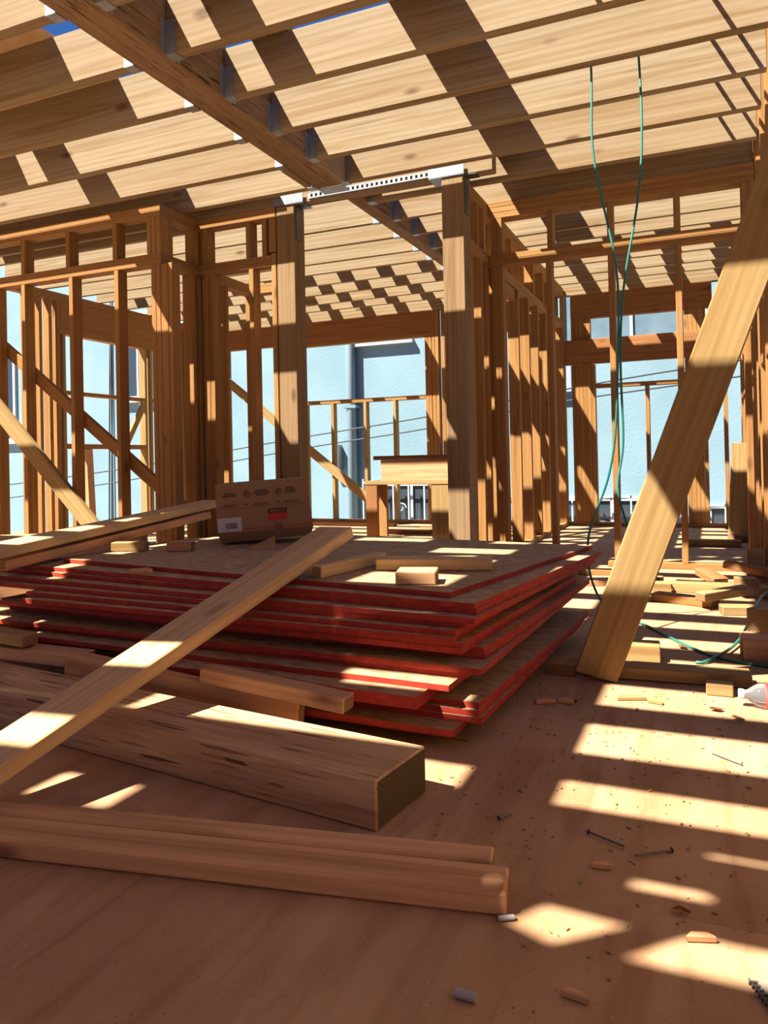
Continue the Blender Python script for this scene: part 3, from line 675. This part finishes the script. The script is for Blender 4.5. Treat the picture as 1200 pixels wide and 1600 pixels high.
# ------------------------------------------------------------------ small litter
def nail(p, ang, L, label, r_=.0021, mat='nail'):
    bm = bmesh.new(); d = Vector((math.cos(ang), math.sin(ang), 0)); p = Vector(p)
    cyl(bm, p, p+d*L*.93, r_, n=8); cyl(bm, p+d*L*.93, p+d*L, r_, .0003, n=8)
    cyl(bm, p-d*.0015, p+d*.0002, r_*2.4, n=10)
    o = mesh_obj('nail', bm, M[mat]); return tag(o, label, 'nail', 'loose nails on the floor')
nail((-.228, 1.474, .0055), -.45, .078, 'dark nail pointing right on the floor right of the timber')
nail((-.080, 1.458, .0055), math.pi+.62, .075, 'dark nail with its head to the right below the sun bands')
nail((.049, 1.919, .0055), math.pi-.68, .085, 'shiny nail lying inside the second sun band', mat='steel')
nail((-.40, 1.47, .005), .9, .032, 'tiny nail right of the timber end')
tb = bmesh.new(); cyl(tb, (-.328, .966, .0065), (-.300, .966, .0065), .0062, n=14)
tag(mesh_obj('plastic_plug', tb, M['tube']), 'short grey plastic plug at the bottom of the foreground', 'plug')
tb = bmesh.new(); cyl(tb, (-.318, 1.148, .005), (-.296, 1.160, .005), .0042, n=12)
tag(mesh_obj('plastic_plug', tb, M['tube']), 'small plug beside the end of the split plank', 'plug')
# collated nail strip in the corner
NS = tag(empty('nail_strip', (.055, 1.09, 0)), 'paper-collated strip of nails at the bottom right corner', 'nails')
for i in range(13):
    bm = bmesh.new(); x0 = .033+.0035*i; y0 = 1.135-.0072*i
    cyl(bm, (x0, y0, .004), (x0+.075, y0+.012, .004), .0018, n=8); cyl(bm, (x0-.002, y0, .004), (x0, y0, .004), .0038, n=10)
    mesh_obj('nail', bm, M['nail'], NS)
lumber('paper_tape', (.052, 1.139, .0042), (.097, 1.052, .0042), (1, .3, 0), .022, .0052, 'tape', NS, bev=0)
lumber('paper_tape', (.084, 1.143, .0042), (.129, 1.056, .0042), (1, .3, 0), .010, .0052, 'tape', NS, bev=0)
# dry leaves
def leaf(x, y, s, ang, label):
    bm = bmesh.new(); n = 6; top = []; bot = []
    for i in range(n+1):
        t = i/n; w_ = math.sin(math.pi*t)**.8*.32*s; z = .003+.12*s*math.sin(t*2.6+s*40)**2
        top.append((t*s, w_, z+.25*w_)); bot.append((t*s, -w_, z+.45*w_))
    mid = [(i/n*s, 0, .002+.12*s*math.sin(i/n*2.6+s*40)**2) for i in range(n+1)]
    V = [[bm.verts.new(p) for p in row] for row in (top, mid, bot)]
    for i in range(n):
        bm.faces.new((V[0][i], V[0][i+1], V[1][i+1], V[1][i])); bm.faces.new((V[1][i], V[1][i+1], V[2][i+1], V[2][i]))
    bmesh.ops.solidify(bm, geom=bm.faces[:], thickness=.0012)
    o = mesh_obj('dry_leaf', bm, M['leaf']); o.matrix_basis = Matrix.Translation((x, y, .001)) @ Matrix.Rotation(ang, 4, 'Z')
    return tag(o, label, 'leaf', 'dry leaves on the floor')
leaf(.035, 2.25, .036, -.3, 'curled dry leaf in front of the water bottle')
leaf(-.40, 2.24, .035, .4, 'dry leaf left of the sun bands')
leaf(-.125, 3.02, .045, -.8, 'dry leaf beside the green cord')
leaf(-.62, 1.54, .03, 1.2, 'dry leaf at the sawn end of the timber')
leaf(-.02, 2.30, .04, .2, 'pale leaf scrap in the top sun band')
leaf(-.07, 1.27, .026, .1, 'crumpled dry leaf above the lowest right sun patch')
# chips and splinters
chips = [(-.23, 2.33, .075, .022, 'long yellow splinter in the top sun band'), (-.16, 2.32, .035, .02, 'small yellow chip beside the long splinter'),
         (-.46, 2.22, .05, .03, 'brown chip near the right foot of the stack'), (-.40, 2.24, .04, .025, 'second brown chip near the foot of the stack'), (-.60, 1.86, .04, .015, 'splinter fallen off the stack corner'),
         (-.19, 1.36, .03, .01, 'thin shaving between the two dark nails'), (-.03, 1.21, .035, .012, 'shaving above the lower right sun patch'), (-.18, 1.02, .03, .01, 'curled shaving right of the grey plug')]
for i, (x, y, L, w_, lb) in enumerate(chips):
    a = random.Random(i).uniform(-.4, .5); d = Vector((math.cos(a), math.sin(a), 0))*L/2; c = Vector((x, y, .006))
    loose(c-d, c+d, w_, .011, 'brace' if i in (0, 1, 4) else 'weathered', lb, 'wood_chip', cat='wood chip', bev=.002, ends=(.01, -.012), group='wood chips on the floor')
# fine sawdust crumbs nobody could count
bm = bmesh.new(); rn = random.Random(3)
for i in range(900):
    if i < 500: x = rn.gauss(-.30, .32); y = rn.gauss(1.9, .55)
    else: x = rn.uniform(-1.0, .22); y = rn.uniform(.8, 4.2)
    if (x < -.27 and y < 1.3) or x > .16 or (abs(x+.02) < .28 and 3.4 < y) or (x < -.55 and 1.62 < y < 3.3) or (x < -.58 and 1.3 < y < 1.7) or y < .75 or y > 2.7: continue
    s = rn.uniform(.001, .0035); L = s*rn.uniform(1, 4); a = rn.uniform(0, 6.3)
    mt = Matrix.Translation((x, y, s*.5)) @ Matrix.Rotation(a, 4, 'Z') @ Matrix.Diagonal((L, s, s, 1))
    bmesh.ops.create_cube(bm, size=1, matrix=mt)
sd = mesh_obj('sawdust', bm, M['brace']); tag(sd, 'sawdust crumbs strewn over the floor', 'sawdust', kind='stuff')

# water bottle lying on its side
WB = tag(empty('water_bottle', (.11, 2.33, 0)), 'clear plastic water bottle lying at the right edge', 'bottle')
def lathe(name, prof, mat, parent, mtx, n=24):
    bm = bmesh.new(); rows = []
    for x, rr in prof: rows.append([bm.verts.new((x, rr*math.cos(2*math.pi*k/n), rr*math.sin(2*math.pi*k/n))) for k in range(n)])
    for a_, b_ in zip(rows[:-1], rows[1:]):
        for k in range(n): bm.faces.new((a_[k], a_[(k+1) % n], b_[(k+1) % n], b_[k]))
    bm.faces.new(rows[0][::-1]); bm.faces.new(rows[-1])
    bmesh.ops.recalc_face_normals(bm, faces=bm.faces[:])
    for fc in bm.faces: fc.smooth = len(fc.verts) == 4
    o = mesh_obj(name, bm, M[mat]); o.matrix_basis = mtx; child(o, parent); return o
mt = Matrix.Translation((.058, 2.375, .034)) @ Matrix.Rotation(math.radians(4), 4, 'Z')
lathe('bottle_body', [(.016, .0125), (.022, .0135), (.035, .022), (.05, .031), (.065, .0325), (.10, .031), (.13, .0328), (.17, .031), (.20, .0325), (.21, .027)], 'clear', WB, mt)
lathe('bottle_cap', [(0, .013), (.001, .0145), (.014, .0145), (.015, .013)], 'cap', WB, mt)
lathe('bottle_label', [(.072, .0333), (.073, .0336), (.078, .0336), (.079, .0333)], 'redink', WB, mt)

# ------------------------------------------------------------------ green extension cord
EC = tag(empty('extension_cord', (-.3, 3.4, 0)), 'green extension cord looped down from the joists onto the floor', 'cord')
sA = [(-.46, 3.52, 2.655), (-.447, 3.50, 2.45), (-.452, 3.48, 2.25), (-.452, 3.46, 2.05), (-.402, 3.44, 1.80), (-.352, 3.42, 1.56), (-.345, 3.40, 1.36), (-.360, 3.40, 1.02), (-.370, 3.40, .80), (-.409, 3.40, .584),
      (-.495, 3.40, .417), (-.512, 3.40, .249), (-.462, 3.40, .085), (-.39, 3.42, .010), (-.295, 3.42, .0055), (-.178, 3.18, .0055), (-.058, 2.96, .0055), (.025, 2.867, .0055), (.16, 2.812, .006), (.26, 2.80, .006)]
sB = [(-.258, 3.54, 2.655), (-.247, 3.52, 2.45), (-.236, 3.48, 2.2), (-.246, 3.46, 1.9), (-.292, 3.42, 1.63), (-.331, 3.41, 1.437), (-.352, 3.415, 1.135), (-.338, 3.415, .80), (-.350, 3.41, .694), (-.377, 3.385, .584),
      (-.345, 3.36, .474), (-.318, 3.34, .392), (-.30, 3.28, .2), (-.30, 3.15, .012), (-.29, 2.95, .0056), (-.278, 2.865, .0056), (-.25, 2.86, .0056)]
curve('cord_strand', sA, .0052, 'cord', EC); curve('cord_strand', sB, .0052, 'cord', EC)
sC = [(.239, 4.0, .060), (.19, 3.70, .10), (.145, 3.45, .06), (.10, 3.2, .02), (.05, 2.98, .012), (-.01, 2.84, .015), (-.036, 2.79, .006), (-.06, 2.80, .006)]
curve('cord_strand', sC, .0052, 'cord', EC)

# ------------------------------------------------------------------ makeshift work bench
WBn = tag(empty('work_bench', (-2.5, 6.6, 0)), 'makeshift bench of scrap boards below the far window', 'bench')
box('top_board', -2.87, -2.0, 6.42, 6.62, .722, .760, 'red', WBn)
box('apron', -2.80, -2.05, 6.43, 6.469, .53, .7215, 'weathered', WBn)
box('shelf_board', -2.95, -2.1, 6.40, 6.66, .495, .5295, 'brace', WBn)
box('leg', -2.945, -2.83, 6.405, 6.443, 0.0005, .4945, 'red', WBn); box('leg', -2.93, -2.82, 6.60, 6.638, 0.0005, .4945, 'stud', WBn)
box('leg', -2.30, -2.14, 6.405, 6.443, 0.0005, .4945, 'brace', WBn); box('leg', -2.28, -2.15, 6.60, 6.638, 0.0005, .4945, 'stud', WBn)
box('leg', -2.20, -2.11, 6.48, 6.52, .5300, .7215, 'stud', WBn)
off(-2.6, 6.9, .75, .14, D, 4, .0003, 'red', 'red board lying behind the makeshift bench')
off(-2.45, 7.2, .50, .12, D, -6, .0003, 'brace', 'pale board on the floor under the far window')
off(-3.75, 7.6, 1.2, .10, D, 0, .0003, 'stud', 'board along the foot of the far wall left of the bench')

# ------------------------------------------------------------------ neighbouring building
NB = tag(empty('neighbour_building', (-5, 12, -3)), 'pale blue stucco house with grilled windows across the side yard', 'building')
YN = 11.5
wb = bmesh.new(); bxm(wb, -24, 9, YN, YN+6, -3, 7.5); mesh_obj('stucco_wall', wb, M['stucco'], NB)
def nwin(x0, x1, z0, z1, pane='glass', frame=True, sill=True):
    wn = bmesh.new(); t_ = .06
    for q in ((x0-t_, x1+t_, z1, z1+t_), (x0-t_, x1+t_, z0-t_, z0), (x0-t_, x0, z0, z1), (x1, x1+t_, z0, z1), ((x0+x1)/2-.02, (x0+x1)/2+.02, z0, z1)):
        bxm(wn, q[0], q[1], YN-.05, YN-.001, q[2], q[3])
    if sill: bxm(wn, x0-.1, x1+.1, YN-.10, YN-.001, z0-t_-.06, z0-t_)
    o = mesh_obj('window', wn, M['whitepaint'], NB)
    pb = bmesh.new(); bxm(pb, x0, x1, YN-.02, YN-.002, z0, z1); mesh_obj('pane', pb, M[pane], o)
    return o
nwin(-5.38, -4.47, 2.74, 3.8, 'curtain'); nwin(-1.95, -.05, 2.40, 3.7, 'curtain')
nwin(-10.3, -9.72, 2.05, 3.6); nwin(-9.35, -9.0, 2.12, 3.3); nwin(-14.6, -13.3, 1.35, 3.1)
g1 = nwin(-5.15, -3.75, -.62, .30); g2 = nwin(-2.05, -.60, -.85, .06); g3 = nwin(.0, .9, -.9, -.05)
def grille(w_, x0, x1, z0, z1):
    bm = bmesh.new(); yg = YN-.18
    for z in (z0, z1, z0+(z1-z0)*.35): bxm(bm, x0, x1, yg-.012, yg+.012, z-.012, z+.012)
    n = int((x1-x0)/.24)
    for i in range(n+1):
        x_ = x0+(x1-x0)*i/n; bxm(bm, x_-.011, x_+.011, yg-.011, yg+.011, z0, z1+.06)
    for i in range(0, n, 2):      # scrolls
        cx = x0+(x1-x0)*(i+.5)/n
        for cz, s in ((z0+(z1-z0)*.62, 1), (z0+(z1-z0)*.25, -1)):
            pr = None
            for k in range(15):
                a_ = k*.5; rr = .09*(1-k/18); q = Vector((cx+s*rr*math.cos(a_), yg, cz+rr*math.sin(a_)))
                if pr is not None: cyl(bm, pr, q, .010, n=6)
                pr = q
    for x_ in (x0, x1):
        for z in (z0, z1): bxm(bm, x_-.01, x_+.01, yg, YN-.001, z-.01, z+.01)
    mesh_obj('iron_grille', bm, M['whitepaint'], w_)
grille(g1, -5.25, -3.65, -.72, .36); grille(g2, -2.15, -.5, -.95, .10); grille(g3, -.1, 1.0, -1.0, -.02)
tubeobj('downspout', [((-5.48, YN-.09, -3), (-5.48, YN-.09, 7.4))], .078, 'pipe', NB, 16)
for z in (-.4, 1.6, 3.6):
    bm = bmesh.new(); bxm(bm, -5.60, -5.36, YN-.18, YN-.001, z, z+.05); mesh_obj('pipe_bracket', bm, M['pipe'], NB)
bm = bmesh.new(); bxm(bm, -2.15, -1.86, YN-.12, YN-.001, 1.68, 2.25); mesh_obj('utility_panel', bm, M['dirtypipe'], NB)
bm = bmesh.new(); bxm(bm, -5.85, -5.72, YN-.14, YN-.001, .55, 1.0); mesh_obj('meter_box', bm, M['whitepaint'], NB)
tubeobj('conduit', [((-10.7, YN-.03, -3), (-10.66, YN-.03, 6.5)), ((-10.86, YN-.03, -3), (-10.60, YN-.03, 6.5))], .014, 'wire', NB, 6)
def wire(pts, label):
    tag(curve('power_line', pts, .011, 'wire'), label, 'cable', 'cables strung over the side yard')
wire([(-13, 10.6, .1), (-9.5, 10.6, .42), (-6, 10.6, .98), (-3.9, 10.6, 1.13), (-2, 10.6, 1.52), (0, 10.6, 1.63), (3, 10.6, 1.95)], 'lower dark cable crossing in front of the blue house')
wire([(-13, 10.4, .35), (-9.5, 10.4, .62), (-6, 10.4, 1.12), (-3.9, 10.4, 1.30), (-2, 10.4, 1.62), (0, 10.4, 1.85), (3, 10.4, 2.1)], 'upper dark cable crossing in front of the blue house')
